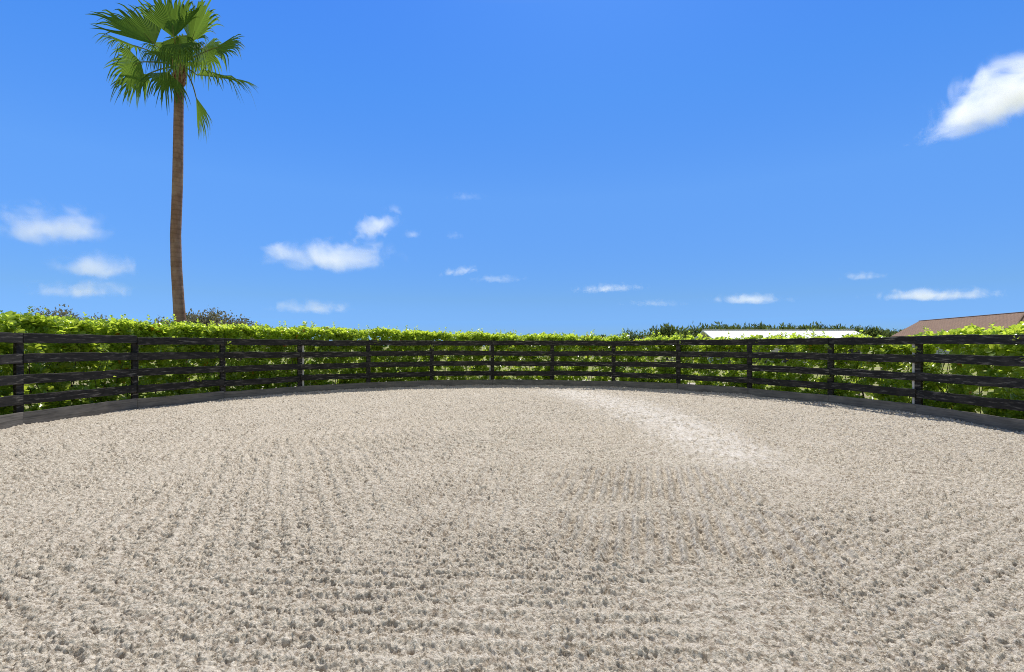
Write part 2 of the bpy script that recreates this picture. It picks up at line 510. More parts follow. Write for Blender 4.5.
STREAK = np.array([(1.2, 17.0), (1.96, 15.8), (2.75, 13.2), (3.1, 11.35), (3.25, 9.4), (3.2, 7.97), (3.15, 6.6), (3.25, 5.7), (3.4, 5.3)])
def streak(X, Y):
    best = np.full(X.shape, 99.0); along = np.zeros(X.shape)
    for i in range(len(STREAK) - 1):
        a, b = STREAK[i], STREAK[i + 1]
        ab = b - a
        u = np.clip(((X - a[0]) * ab[0] + (Y - a[1]) * ab[1]) / (ab @ ab), 0, 1)
        d = np.hypot(X - a[0] - u * ab[0], Y - a[1] - u * ab[1])
        along = np.where(d < best, (i + u) / (len(STREAK) - 1), along)
        best = np.minimum(best, d)
    w = 1.25 - 0.60 * along
    e = 0.30 * perlin(X / 0.5, Y / 0.5, 31) + 0.55 * perlin(X / 0.12, Y / 0.12, 32) + 0.35 * perlin(X / 0.05, Y / 0.05, 34)
    m = sstep(1.35, 0.05, best / w + e) * sstep(1.0, 0.62, along) * sstep(0.0, 0.12, along)
    return np.clip(m * (0.70 + 1.1 * perlin(X / 0.07, Y / 0.07, 33) + 0.5 * perlin(X / 0.22, Y / 0.22, 35)), 0, 1)

def build_sand():
    core = np.radians(np.linspace(-51, 51, 1300))
    side = np.radians(51) + np.cumsum(np.geomspace(0.0016, 0.03, 46))
    side = side[side < math.radians(97)]
    ang = np.concatenate([-side[::-1], core, side])
    dx, dy = np.sin(ang), np.cos(ang)
    # length of each ray from the camera foot to the pen edge
    bx = dx * -CX + dy * -CY
    rmax = -bx + np.sqrt(np.maximum(bx * bx - (CX * CX + CY * CY - (R + 0.03) ** 2), 1e-6))
    z = [0.25, 0.6, 1.0, 1.3, 1.5, 1.6]
    while z[-1] < 18.4:
        z.append(z[-1] + min(max(0.0060, 0.33 * z[-1] ** 2 / 725), 0.024))
    z = np.array(z) / 18.4
    # rows keep their own distance close in and follow the fence further out
    base = z[:, None] * 18.4
    k = np.clip((rmax / 18.4)[None, :], 0.0, 1.0)
    RR = base * (1 - sstep(1.5, 18.4, base)) + base * k * sstep(1.5, 18.4, base)
    RR = np.minimum.accumulate(np.minimum(RR, rmax[None, :])[::-1], axis=0)[::-1]
    X = RR * dx[None, :]; Y = RR * dy[None, :]
    H, pit = sand_height(X, Y)
    dust = streak(X, Y)
    H = H * (1 - 0.35 * np.clip(dust, 0, 1))
    edge = R - np.hypot(X - CX, Y - CY)
    H = H + 0.05 * sstep(0.7, 0.0, edge) * (0.6 + 0.6 * perlin(X / 0.9, Y / 0.9, 41)) - 0.012
    H = np.where(edge < 0.0, -0.02, H)
    dark_tone = np.clip(pit * 1.2, 0, 0.6) + 0.04 * sstep(0.1, 0.6, perlin(X / 2.6, Y / 2.6, 42)) + 0.3 * sstep(0.5, 0.05, edge)  # pits darkened in colour as painted shade; also soft patches, darker towards the fence
    nr, na = X.shape
    V = np.stack([X, Y, H], -1).reshape(-1, 3)
    i = np.arange((nr - 1) * (na - 1)); r_, a_ = i // (na - 1), i % (na - 1)
    v0 = r_ * na + a_
    F = np.stack([v0, v0 + na, v0 + na + 1, v0 + 1], 1)[:, ::-1]
    me = np_mesh("sand", V, F, True, {'dust': np.clip(dust, 0, 1).ravel(), 'dark_tone': np.clip(dark_tone, 0, 1).ravel()})
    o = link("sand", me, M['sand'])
    tag(o, "pale harrowed sand floor of the round riding pen", "sand", kind="structure")
build_sand()

# ------------------------------------------------------------------ fence
def board_mesh(name, L, h, th, seed, bevel=0.006, bend=0.006, n=10, chip=0.006):
    """a sawn board along local X, its lower edge at z = 0, its inner face at y = 0"""
    r = random.Random(seed)
    bm = bmesh.new()
    rings = []
    p1, p2, p3 = r.uniform(0, 6), r.uniform(0, 6), r.uniform(-1, 1)
    for i in range(n + 1):
        u = i / n
        x = (u - 0.5) * L
        oy = bend * math.sin(u * 5 + p1); oz = bend * 0.8 * math.sin(u * 3.5 + p2) + p3 * 0.006 * (u - 0.5)
        t0 = r.uniform(-chip, chip) * 0.6; t1 = r.uniform(-chip, chip)
        b = bevel
        prof = [(0, b + t0), (0, h - b + t1), (b, h + t1), (th - b, h + t1), (th, h - b + t1), (th, b + t0), (th - b, t0), (b, t0)]
        rings.append([bm.verts.new((x, y + oy, z + oz)) for y, z in prof])
    for a, b in zip(rings, rings[1:]):
        for j in range(8):
            bm.faces.new((a[j], a[(j + 1) % 8], b[(j + 1) % 8], b[j]))
    bm.faces.new(rings[0]); bm.faces.new(rings[-1][::-1])
    return bm_mesh(name, bm)

def post_mesh(name, w, h, seed, dep=0.07):
    r = random.Random(seed)
    bm = bmesh.new()
    zs = [-0.35, 0.1, 0.6, 1.1, 1.55, h - 0.02, h]
    rings = []
    for i, z in enumerate(zs):
        s = w / 2 * (1 + r.uniform(-0.02, 0.02)) - (0.012 if i == len(zs) - 1 else 0)
        b = 0.008; sd = dep / w * s
        ox, oy = r.uniform(-.003, .003), r.uniform(-.003, .003)
        prof = [(-s + b, -sd), (s - b, -sd), (s, -sd + b), (s, sd - b), (s - b, sd), (-s + b, sd), (-s, sd - b), (-s, -sd + b)]
        rings.append([bm.verts.new((x + ox, y + oy, z)) for x, y in prof])
    for a, b in zip(rings, rings[1:]):
        for j in range(8):
            f = bm.faces.new((a[j], a[(j + 1) % 8], b[(j + 1) % 8], b[j]))
    bm.faces.new(rings[-1])
    return bm_mesh(name, bm)

TOPS = [1.762, 1.367, 0.974, 0.584]
RAIL_H = 0.184
fence = empty("round_pen_fence", (CX, CY, 0))
tag(fence, "dark weathered wooden fence of four rails and a kick board curving round the sand", "fence")
def lift(t): return 0.035 * float(sstep(-0.9, -1.5, np.array(t)))
K0, K1 = -2, 14
for k in range(K0, K1 + 1):
    t = tpost(k)
    x, y = (R + 0.046 + 0.036) * math.sin(t), (R + 0.046 + 0.036) * math.cos(t)
    batten = {3: 1, 12: -1, 6: -1}.get(k, 0)
    # local -Y of the post faces the pen
    po = link("post", post_mesh("post", 0.142, 1.735 + lift(t) + random.uniform(-.015, .01), 500 + k), M['board'], fence, (x, y, 0), -t)
    if batten:
        # a pale unpainted strip nailed to the side of three of the posts
        bo = link("batten", board_mesh("batten", 1.45, 0.055 if k != 6 else 0.035, 0.05, 700 + k, 0.003, 0.001), M['bare'], po)
        bo.rotation_euler = (0, math.radians(-90), 0)
        bo.location = (0.074 + 0.055 if batten > 0 else -0.074, -0.030, 0.90)
for k in range(K0, K1):
    ta, tb = tpost(k), tpost(k + 1)
    a = Vector((R * math.sin(ta), R * math.cos(ta), 0)); b = Vector((R * math.sin(tb), R * math.cos(tb), 0))
    mid = (a + b) / 2; L = (b - a).length - 0.006
    rz = math.atan2(b.y - a.y, b.x - a.x)
    lf = lift((ta + tb) / 2)
    for j, top in enumerate(TOPS):
        dz = random.uniform(-0.012, 0.012)
        me = board_mesh("rail", L, RAIL_H, 0.038, 1000 + k * 10 + j, 0.006, 0.010, 12, 0.010)
        o = link("rail", me, M['board'], fence, (mid.x, mid.y, top - RAIL_H + lf + dz), rz)
        o.rotation_euler = (random.uniform(-.02, .02), random.uniform(-.0035, .0035), rz)
    me = board_mesh("kick_board", L, 0.40, 0.045, 2000 + k, bevel=0.004, bend=0.004)
    o = link("kick_board", me, M['kick'], fence, (mid.x, mid.y, -0.155 + lf * 1.2 + random.uniform(-.012, .012)), rz)

# ------------------------------------------------------------------ leaves
LEAF_U = np.array([0.0, 0.55, 1.0, 0.30, 0.70, 0.93, 0.30, 0.70, 0.93])
LEAF_V = np.array([0.0, 0.0, 0.0, -.30, -.50, -.30, .30, .50, .30])
LEAF_W = np.array([0.0, -.03, -.05, .05, .07, .02, .05, .07, .02])
LEAF_F = np.array([(0, 1, 3), (3, 1, 4), (4, 1, 5), (5, 1, 2), (0, 6, 1), (6, 7, 1), (7, 8, 1), (8, 2, 1)])
def leaves_mesh(name, P, A, Nn, L, W, tone, age=None, narrow=False):
    A = norm(A)
    S = norm(np.cross(A, Nn)); Nn = np.cross(S, A)
    U, Vv, Ww, Fc = LEAF_U, LEAF_V, LEAF_W, LEAF_F
    if narrow:
        U = np.array([0, 0.45, 1.0, 0.45]); Vv = np.array([0, -.5, 0, .5]); Ww = np.array([0, .06, -.04, .06])
        Fc = np.array([(0, 1, 3), (1, 2, 3)])
    k = len(U)
    V = (P[:, None, :] + (U[None, :, None] * L[:, None, None]) * A[:, None, :] + (Vv[None, :, None] * W[:, None, None]) * S[:, None, :]
         + (Ww[None, :, None] * L[:, None, None]) * Nn[:, None, :])
    F = (np.arange(len(P)) * k)[:, None, None] + Fc[None]
    at_ = {'tone': np.repeat(np.clip(tone, 0, 1), k)}
    if age is not None: at_['age'] = np.repeat(age, k)
    return np_mesh(name, V.reshape(-1, 3), F.reshape(-1, 3), True, at_)

def shoots_to_leaves(P, D, n_leaf, length, leaf_len, tone):
    """whorled shoots: opposite pairs of paddle leaves up a twig"""
    D = norm(D)
    ref = np.where(np.abs(D[:, 2:3]) > 0.9, np.array([[1.0, 0, 0]]), np.array([[0, 0, 1.0]]))
    E1 = norm(np.cross(D, ref)); E2 = np.cross(D, E1)
    PP, AA, NN, LL, TT = [], [], [], [], []
    a0 = rng.uniform(0, 6.28, len(P))
    for j in range(n_leaf):
        f = (j // 2) / max(1, (n_leaf - 1) // 2)
        a = a0 + (j % 2) * math.pi + (j // 2) * (math.pi / 2) + rng.normal(0, 0.25, len(P))
        rad = np.cos(a)[:, None] * E1 + np.sin(a)[:, None] * E2
        up = 0.25 + 0.85 * f + rng.normal(0, 0.2, len(P))
        ax = norm(rad + D * up[:, None])
        PP.append(P + D * (length * f)[:, None] + rng.normal(0, 0.006, P.shape))
        AA.append(ax)
        NN.append(norm(D - ax * np.sum(D * ax, -1, keepdims=True) + 1e-5) + rng.normal(0, 0.2, P.shape))
        LL.append(leaf_len * (1.05 - 0.3 * f) * rng.uniform(0.8, 1.15, len(P)))
        TT.append(tone + 0.25 * f + rng.normal(0, 0.12, len(P)))
    return [np.concatenate(x) for x in (PP, AA, NN, LL, TT)]

# ------------------------------------------------------------------ hedge
HR0, HR1 = R + 0.30, R + 1.05
def hedge_top(t, r):
    base = np.interp(t, [-1.9, -1.3, -0.75, -0.45, -0.1, 0.25, 0.5, 0.8, 1.2, 1.37, 1.5, 1.62, 1.9], [2.04, 2.04, 2.06, 2.03, 1.93, 1.86, 1.72, 1.66, 1.67, 1.63, 1.74, 1.84, 1.88])
    u, v = t * 10.0, r
    n = 0.10 * perlin(u / 0.9, v / 0.9, 51) + 0.07 * perlin(u / 0.32, v / 0.32, 52)
    rough = np.interp(t, [-1.9, 0.1, 0.4, 1.9], [0.7, 0.9, 2.0, 2.0])
    return base + n * rough
def hedge_front(t, z):
    u = t * 10.0
    return 0.16 * perlin(u / 0.7, z / 0.55, 53) + 0.08 * perlin(u / 0.25, z / 0.25, 54)
hedge = empty("hedge", (CX, CY, 0))
tag(hedge, "bright green paddle leaved hedge growing all along behind the dark fence", "hedge")
def build_hedge():
    TA, TB = -1.95, 1.95
    sets = []
    def place(t, r, z): return np.stack([r * np.sin(t), r * np.cos(t), z], 1)
    def outward(t): return np.stack([-np.sin(t), -np.cos(t), np.zeros_like(t)], 1)
    # face towards the pen
    n = 6800
    t = rng.uniform(TA, TB, n)
    H = hedge_top(t, np.full(n, HR0))
    z = 0.10 + (H - 0.10) * rng.uniform(-0.08, 1, n).clip(0.02, 1) ** 1.0
    dens = 0.52 + 0.5 * perlin(t * 10 / 0.55, z / 0.4, 55) + 0.35 * sstep(0.5, 1.5, z) - np.interp(t, [-1.9, -0.4, 0.2, 1.9], [0, 0.08, 0.20, 0.16])
    keep = rng.uniform(0, 1, n) < dens
    t, z = t[keep], z[keep]
    r = HR0 + 0.12 + hedge_front(t, z) + np.abs(rng.normal(0, 0.10, len(t)))
    out = outward(t)
    D = out * rng.uniform(0.2, 1.0, (len(t), 1)) + np.array([0, 0, 0.75]) + rng.normal(0, 0.35, (len(t), 3))
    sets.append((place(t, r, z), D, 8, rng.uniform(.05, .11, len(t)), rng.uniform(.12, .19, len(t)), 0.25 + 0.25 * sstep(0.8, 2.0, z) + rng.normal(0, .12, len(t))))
    # top
    n = 3000
    t = rng.uniform(TA, TB, n); r = rng.uniform(HR0 + 0.05, HR1, n)
    z = hedge_top(t, r) - np.abs(rng.normal(0.02, 0.09, n))
    gap = perlin(t * 10 / 0.5, r / 0.6, 56)
    keep = (gap > -0.55) & ((t < 0.3) | (gap > -0.22) | (rng.uniform(0, 1, n) < 0.4))
    t, r, z = t[keep], r[keep], z[keep]
    D = np.array([0, 0, 1.0]) + rng.normal(0, 0.33, (len(t), 3))
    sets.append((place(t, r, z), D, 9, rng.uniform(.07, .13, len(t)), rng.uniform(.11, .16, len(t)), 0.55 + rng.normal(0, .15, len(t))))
    # leggy shoots standing proud of the top
    n = 150
    t = rng.uniform(TA, TB, n); r = rng.uniform(HR0 + 0.1, HR1, n)
    z = hedge_top(t, r) + rng.uniform(0.0, 0.12, n)
    D = np.array([0, 0, 1.0]) + rng.normal(0, 0.15, (n, 3))
    sets.append((place(t, r, z), D, 10, rng.uniform(.12, .22, n), rng.uniform(.07, .10, n), 0.5 + rng.normal(0, .15, n)))
    # inside and far face
    n = 5200
    t = rng.uniform(TA, TB, n); r = rng.uniform(HR0 + 0.25, HR1 + 0.15, n)
    z = 0.10 + (hedge_top(t, r) - 0.15) * rng.uniform(0, 1, n) ** 0.75
    keep = rng.uniform(0, 1, n) < np.interp(t, [-1.9, -0.5, 0.2, 1.9], [0.95, 0.60, 0.26, 0.32])
    t, r, z = t[keep], r[keep], z[keep]
    D = np.array([0, 0, 0.7]) + rng.normal(0, 0.6, (len(t), 3))
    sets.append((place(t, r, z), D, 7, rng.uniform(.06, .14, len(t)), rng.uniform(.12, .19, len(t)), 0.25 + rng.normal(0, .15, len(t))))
    # skirt of leaves low down
    n = 1500
    t = rng.uniform(TA, TB, n); z = rng.uniform(0.08, 0.62, n); r = HR0 + rng.uniform(0.05, 0.45, n)
    keep = perlin(t * 10 / 0.7, z / 0.6, 57) > -0.22
    t, z, r = t[keep], z[keep], r[keep]
    D = outward(t) * rng.uniform(0.1, 0.9, (len(t), 1)) + np.array([0, 0, 0.8]) + rng.normal(0, 0.35, (len(t), 3))
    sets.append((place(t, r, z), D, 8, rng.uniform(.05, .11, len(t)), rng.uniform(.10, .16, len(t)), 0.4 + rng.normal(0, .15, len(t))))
    # sprays poking through the rails
    n = 190
    t = rng.uniform(TA, TB, n); z = rng.uniform(0.3, 1.75, n)
    r = R + rng.uniform(0.0, 0.28, n)
    D = outward(t) * 0.7 + np.array([0, 0, 0.9]) + rng.normal(0, 0.25, (n, 3))
    sets.append((place(t, r, z), D, 8, rng.uniform(.05, .11, n), rng.uniform(.09, .13, n), 0.5 + rng.normal(0, .15, n)))
    parts = [shoots_to_leaves(*s) for s in sets]
    P, A, Nn, L, T = [np.concatenate(x) for x in zip(*parts)]
    # keep leaves out of the boards
    rr = np.hypot(P[:, 0], P[:, 1])
    age = rng.uniform(0, 1, len(P))
    age = np.where(rng.uniform(0, 1, len(P)) < 0.25, age, 0.0)
    me = leaves_mesh("foliage", P, A, Nn, L, L * rng.uniform(.56, .74, len(L)), T, age)
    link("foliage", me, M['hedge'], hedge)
    # stems: one branching mesh per bush
    for i, t in enumerate(np.linspace(-1.85, 1.85, 74)):
        t = t + random.uniform(-.012, .012)
        r = R + 0.80 + random.uniform(-.15, .15)
        bm = bmesh.new()
        for s in range(random.randint(4, 6)):
            p = Vector((random.uniform(-.05, .05), random.uniform(-.05, .05), -0.12))
            d = Vector((random.uniform(-.4, .4), random.uniform(-.4, .4), 1)).normalized()
            rad = random.uniform(.010, .018)
            prev = None
            for q in range(9):
                ringv = [bm.verts.new(p + Vector((math.cos(a) * rad, math.sin(a) * rad, 0))) for a in (0, 1.257, 2.513, 3.77, 5.027)]
                if prev:
                    for j in range(5): bm.faces.new((prev[j], prev[(j + 1) % 5], ringv[(j + 1) % 5], ringv[j]))
                prev = ringv
                p = p + d * 0.22
                d = (d + Vector((random.uniform(-.3, .3), random.uniform(-.3, .3), 0.15))).normalized()
                rad *= 0.88
        link("stem", bm_mesh("stem", bm, True), M['stem'], hedge, (r * math.sin(t), r * math.cos(t), 0))
build_hedge()

# ------------------------------------------------------------------ palm
def tube(bm, pts, rads, n=10, cap=True):
    prev = None
    pts = [Vector(p) for p in pts]
    for i, p in enumerate(pts):
        d = (pts[min(i + 1, len(pts) - 1)] - pts[max(i - 1, 0)]).normalized()
        ref = Vector((1, 0, 0)) if abs(d.x) < 0.9 else Vector((0, 1, 0))
        e1 = d.cross(ref).normalized(); e2 = d.cross(e1)
        rr = [bm.verts.new(p + (e1 * math.cos(a) + e2 * math.sin(a)) * rads[i]) for a in np.linspace(0, 2 * math.pi, n, endpoint=False)]
        if prev:
            for j in range(n): bm.faces.new((prev[j], prev[(j + 1) % n], rr[(j + 1) % n], rr[j]))
        elif cap: bm.faces.new(rr[::-1])
        prev = rr
    if cap: bm.faces.new(prev)

def fan_mesh(name, hub, axis, normal, L, spread, seed, droop=0.25, nseg=34, cup=0.25, stiff=0.6):
    """a palmate blade: folded segments joined in the inner part, free and drooping outside"""
    r = random.Random(seed)
    axis = axis.normalized()
    side = axis.cross(normal).normalized()
    normal = side.cross(axis).normalized()
    V, F, T = [], [], []
    def point(a, q, off):
        dirv = axis * math.cos(a) + side * math.sin(a)
        p = hub + dirv * q + normal * (off + cup * q * (abs(math.sin(a / 1.3)) ** 2) * 0.7)
        return p
    da = 2 * spread / nseg
    for i in range(nseg):
        a = -spread + (i + 0.5) * da
        # middle segments are longest
        ln = L * (0.66 + 0.34 * math.cos(a * 0.62)) * r.uniform(0.80, 1.10)
        join = 0.72 * ln * r.uniform(0.85, 1.12)
        dr = droop * r.uniform(0.4, 2.2) + r.choice([0, 0, 0, 0, 0.25])
        tone = r.uniform(0.2, 0.8)
        qs = [0.02, 0.30 * ln, join, join + 0.4 * (ln - join), join + 0.75 * (ln - join), ln]
        wd = [0.53, 0.53, 0.52, 0.45, 0.30, 0.04]
        jit = r.uniform(-0.09, 0.09)
        base = len(V)
        for q, w in zip(qs, wd):
            u = max(0.0, (q - join) / (ln - join + 1e-6))
            fall = Vector((0, 0, -1)) * dr * ln * (u ** 1.8) + normal * 0.0
            shrink = -axis * 0.0
            half = w * da * min(q, join * 1.05) if q > join else w * da * q
            c = point(a + jit * u, q, 0) + fall
            dirv = (axis * math.cos(a) + side * math.sin(a))
            s = normal.cross(dirv).normalized()
            pleat = 0.5 * half
            V += [c - s * half - normal * pleat, c + normal * pleat, c + s * half - normal * pleat]
            T += [tone] * 3
        for j in range(5):
            b = base + j * 3
            F += [(b, b + 1, b + 4, b + 3), (b + 1, b + 2, b + 5, b + 4)]
    return np_mesh(name, [tuple(v) for v in V], F, False, {'tone': T})

PALM_Y = 15.0
def palm_pt(px, py, dy=0.0): return at(px, py, PALM_Y + dy)
palm_base = palm_pt(181, 347, 0); palm_base.z = -0.1
palm = empty("palm_tree", palm_base)
tag(palm, "tall fan palm with a slim bare trunk rising behind the hedge", "palm tree")
def build_palm():
    S = PALM_Y / FPX
    ctr = [(182.5, 395, 6.6), (181.5, 350, 6.2), (180.3, 325, 5.7), (178.5, 300, 5.3), (176.3, 265, 5.1), (175.6, 235, 5.0), (176.8, 205, 4.9), (177.8, 175, 4.9),
           (178.2, 145, 4.7), (178.6, 115, 4.5), (179.0, 90, 4.4), (179.2, 78, 4.5)]
    P = [palm_pt(x, y) - palm_base for x, y, w in ctr]
    W = [w * S * 0.93 for *_, w in ctr]
    # resample finely so that the leaf-scar rings are real ridges
    pts, rads = [], []
    nfine = 260
    zs = [p.z for p in P]
    for i in range(nfine + 1):
        z = zs[0] + (zs[-1] - zs[0]) * i / nfine
        x = float(np.interp(z, zs, [p.x for p in P])); y = float(np.interp(z, zs, [p.y for p in P]))
        w = float(np.interp(z, zs, W))
        w *= 1 + 0.006 * math.sin(i * 1.9 + 0.7 * math.sin(i * 0.13)) + random.uniform(-.008, .008)
        pts.append((x, y, z)); rads.append(w)
    bm = bmesh.new(); tube(bm, pts, rads, 18)
    link("trunk", bm_mesh("trunk", bm, True), M['palm'], palm)
    # old leaf bases: overlapping stubs round the top of the trunk
    bm = bmesh.new()
    top = palm_pt(179.2, 72) - palm_base
    tube(bm, [top + Vector((0, 0, -0.42)), top + Vector((0, 0, -.1)), top + Vector((0, 0, 0.25))], [.135, .15, .09], 14)
    for i in range(34):
        a = i * 2.4; z = -0.42 + 0.55 * i / 34
        d = Vector((math.cos(a), math.sin(a), 0))
        p = top + Vector((0, 0, z)) + d * 0.115
        q = p + d * random.uniform(.02, .06) + Vector((0, 0, random.uniform(.14, .24)))
        tube(bm, [p, (p + q) / 2 + d * 0.02, q], [.055, .045, .022], 5)
    link("leaf_bases", bm_mesh("leaf_bases", bm, False), M['boots'], palm)
    heart = palm_pt(179.3, 66) - palm_base
    # blades: hub pixel, depth offset, tip pixel, tip depth offset, length (m), spread (deg), blade normal, droop
    B = [
        ((155, 45), -0.2, (112, -2), -0.6, 1.66, 54, (0.45, -1.0, 0.55), 0.10),
        ((141, 62), -0.5, (112, 76), -0.6, 1.02, 78, (0.15, -1.0, 0.15), 0.20),
        ((136, 46), 0.5, (98, 36), 0.9, 1.10, 45, (0.1, -0.22, 1.0), 0.20),
        ((148, 74), 0.3, (117, 92), 0.4, 1.10, 60, (0.3, -0.30, 0.9), 0.22),
        ((168, 72), -0.5, (160, 104), -0.8, 0.90, 55, (0.55, -0.9, 0.15), 0.25),
        ((174, 38), -0.6, (168, -12), -0.7, 1.50, 50, (0.1, -1.0, 0.1), 0.08),
        ((191, 43), -0.35, (206, -4), -0.5, 1.50, 52, (-0.25, -1.0, 0.15), 0.10),
        ((203, 48), 0.5, (214, 60), 1.0, 0.85, 80, (-0.4, -0.9, 0.4), 0.30),
        ((215, 48), -0.3, (248, 44), -0.6, 1.05, 46, (-0.25, -0.85, 0.5), 0.13),
        ((197, 75), -0.2, (250, 79), -0.4, 1.70, 42, (0.1, -0.36, 1.0), 0.16),
        ((196, 97), -0.15, (207, 133), -0.25, 1.20, 24, (-0.55, -0.8, 0.1), 0.05),
        ((186, 42), 1.2, (198, 22), 2.2, 0.9, 70, (0, -0.6, 0.8), 0.3),
        ((170, 50), 1.2, (152, 42), 2.2, 0.9, 70, (0.2, -0.5, 0.8), 0.3),
        ((188, 62), 1.0, (196, 70), 2.0, 0.8, 70, (0, -0.4, 0.9), 0.4),
        ((180, 44), -0.9, (182, 54), -1.6, 0.75, 70, (0, -0.7, 0.8), 0.6),
        ((190, 46), -0.7, (200, 56), -1.3, 0.7, 60, (-0.2, -0.8, 0.6), 0.55),
        ((184, 40), 0.2, (190, 62), 0.2, 0.8, 60, (-0.3, -0.9, 0.3), 0.4),
        ((168, 42), 0.1, (162, 58), 0.1, 0.7, 60, (0.3, -0.9, 0.3), 0.4),
        ((178, 36), -0.3, (178, 58), -0.6, 0.8, 65, (0, -1.0, 0.3), 0.4),
        ((164, 52), -0.7, (153, 60), -1.3, 0.7, 60, (0.2, -0.8, 0.6), 0.5),
    ]
    for i, (h, hd, tp, td, L, sp, nrm, dr) in enumerate(B):
        hub = palm_pt(*h, hd) - palm_base
        tip = palm_pt(*tp, td) - palm_base
        fo = link("frond", fan_mesh("frond", hub, tip - hub, Vector(nrm), L, math.radians(sp), 300 + i, dr), M['frond'], palm)
        bm = bmesh.new()
        mid = (heart + hub) / 2 + Vector((0, 0, 0.10 if h[1] < 80 else 0.28))
        if h[1] > 90: mid = mid + Vector((0.10, 0, 0))
        pts = []
        for q in range(9):
            u = q / 8
            pts.append(heart * (1 - u) ** 2 + mid * 2 * u * (1 - u) + hub * u * u)
        # the stalk runs on a little way into the blade
        pts.append(hub + (tip - hub).normalized() * L * 0.25)
        tube(bm, pts, [.032, .028, .025, .023, .021, .020, .019, .018, .016, .006], 6)
        link("petiole", bm_mesh("petiole", bm, True), M['petiole'], fo)
build_palm()

# ------------------------------------------------------------------ trees beyond the hedge
def make_tree(name, loc, lobes, trunk_h, leaf, mat, label, cat, group, n_leaf, leaf_len, wide=0.45, up=0.3, narrow=True, seed=0):
    """lobes: list of (dx, dy, z, rx, ry, rz) that the foliage fills unevenly"""
    r_ = np.random.default_rng(900 + seed)
    root = empty(name, loc)
    tag(root, label, cat, group)
    bm = bmesh.new()
    for (dx, dy, z, rx, ry, rz) in lobes:
        c = Vector((dx, dy, z))
        b = Vector((0, 0, trunk_h * 0.45))
        m1 = b.lerp(c, 0.5) + Vector((0, 0, -0.1 * rz))
        tube(bm, [(0, 0, -0.15), b * 0.8, m1, c, c + Vector((0, 0, rz * 0.5))], [.16, .12, .08, .05, .015], 7)
        for q in range(5):
            e = c + Vector((random.uniform(-.8, .8) * rx, random.uniform(-.8, .8) * ry, random.uniform(.0, .8) * rz))
            tube(bm, [m1, m1.lerp(e, 0.6) + Vector((0, 0, -.05)), e], [.04, .028, .008], 5)
    link("trunk", bm_mesh("trunk", bm, True), M['bark'], root)
    P, A, L, T = [], [], [], []
    vol = np.array([l[3] * l[4] * l[5] for l in lobes]) ** 0.75
    for l, f in zip(lobes, vol / vol.sum()):
        n = int(n_leaf * f)
        ncl = max(10, n // 18)
        d = norm(r_.normal(0, 1, (ncl, 3)))
        q = r_.uniform(0.12, 1, (ncl, 1)) ** 0.45
        bumps = 1 + 0.22 * np.sin(d[:, :1] * 5 + d[:, 1:2] * 4 + seed) + r_.normal(0, .06, (ncl, 1))
        cc = np.array(l[:3]) + d * q * bumps * np.array(l[3:])
        keep = cc[:, 2] > 0.25
        cc, d = cc[keep], d[keep]
        idx = r_.integers(0, len(cc), n)
        sz = 0.20 * min(l[3:]) + 0.10
        P.append(cc[idx] + r_.normal(0, sz * 0.55, (n, 3)))
        A.append(norm(d[idx] * 0.7 + np.array([0, 0, up]) + r_.normal(0, .7, (n, 3))))
        L.append(leaf_len * r_.uniform(.6, 1.3, n))
        T.append(0.45 + r_.normal(0, .22, len(cc))[idx] + r_.normal(0, .1, n))
    P, A, L, T = [np.concatenate(x) for x in (P, A, L, T)]
    me = leaves_mesh("crown", P, A, r_.normal(0, 1, P.shape) + np.array([0, 0, 0.6]), L, L * wide, T, None, narrow)
    link("crown", me, mat, root)
    return root

def ground_at(px, Y): 
    p = at(px, HOR, Y); p.z = -0.1
    return p
def height_at(py, Y): return CAM_Z + (HOR - py) / FPX * Y + 0.1

# grey-green trees on the left
def lob(px0, px1, py, Y, cx, n, rs, fall=0.22):
    """lobes of a crown spanning px0..px1 with its top at py"""
    r = random.Random(rs); w = (px1 - px0) / FPX * Y; top = height_at(py, Y); c0 = ((px0 + px1) / 2 - cx) / FPX * Y
    out = []
    for i in range(n):
        u = (i + 0.5) / n * 2 - 1
        t = top * (1 - fall * abs(u) ** 2.2) * r.uniform(0.96, 1.0)
        rx = w / n * r.uniform(0.95, 1.25); rz = t * r.uniform(0.32, 0.42)
        out.append((c0 + u * w / 2 * 0.82, r.uniform(-.6, .6), t - rz, rx, rx * r.uniform(.9, 1.2), rz))
    return out
G1 = "grey green trees beyond the hedge on the left"
make_tree("tree", ground_at(60, 32), lob(20, 108, 314, 32, 64, 4, 1, 0.2), 3.0, None, M['grey_leaf'], "low grey green tree showing over the hedge, far left of the palm", "tree", G1, 30000, 0.17, 0.55, seed=1)
make_tree("tree", ground_at(208, 32), lob(156, 262, 316.5, 32, 208, 6, 2), 3.0, None, M['grey_leaf'], "broad grey green tree whose rounded crown shows just right of the palm trunk", "tree", G1, 42000, 0.17, 0.55, seed=2)
make_tree("tree", ground_at(254, 40), lob(238, 274, 321, 40, 254, 3, 3), 3.0, None, M['grey_leaf'], "small sparse grey tree at the right edge of the broad grey crown", "tree", G1, 4500, 0.18, 0.45, seed=3)
make_tree("tree", ground_at(106, 40), lob(96, 120, 321, 40, 106, 2, 4), 3.0, None, M['grey_leaf'], "small wispy grey tree between the far left tree and the palm", "tree", G1, 1800, 0.18, 0.45, seed=4)
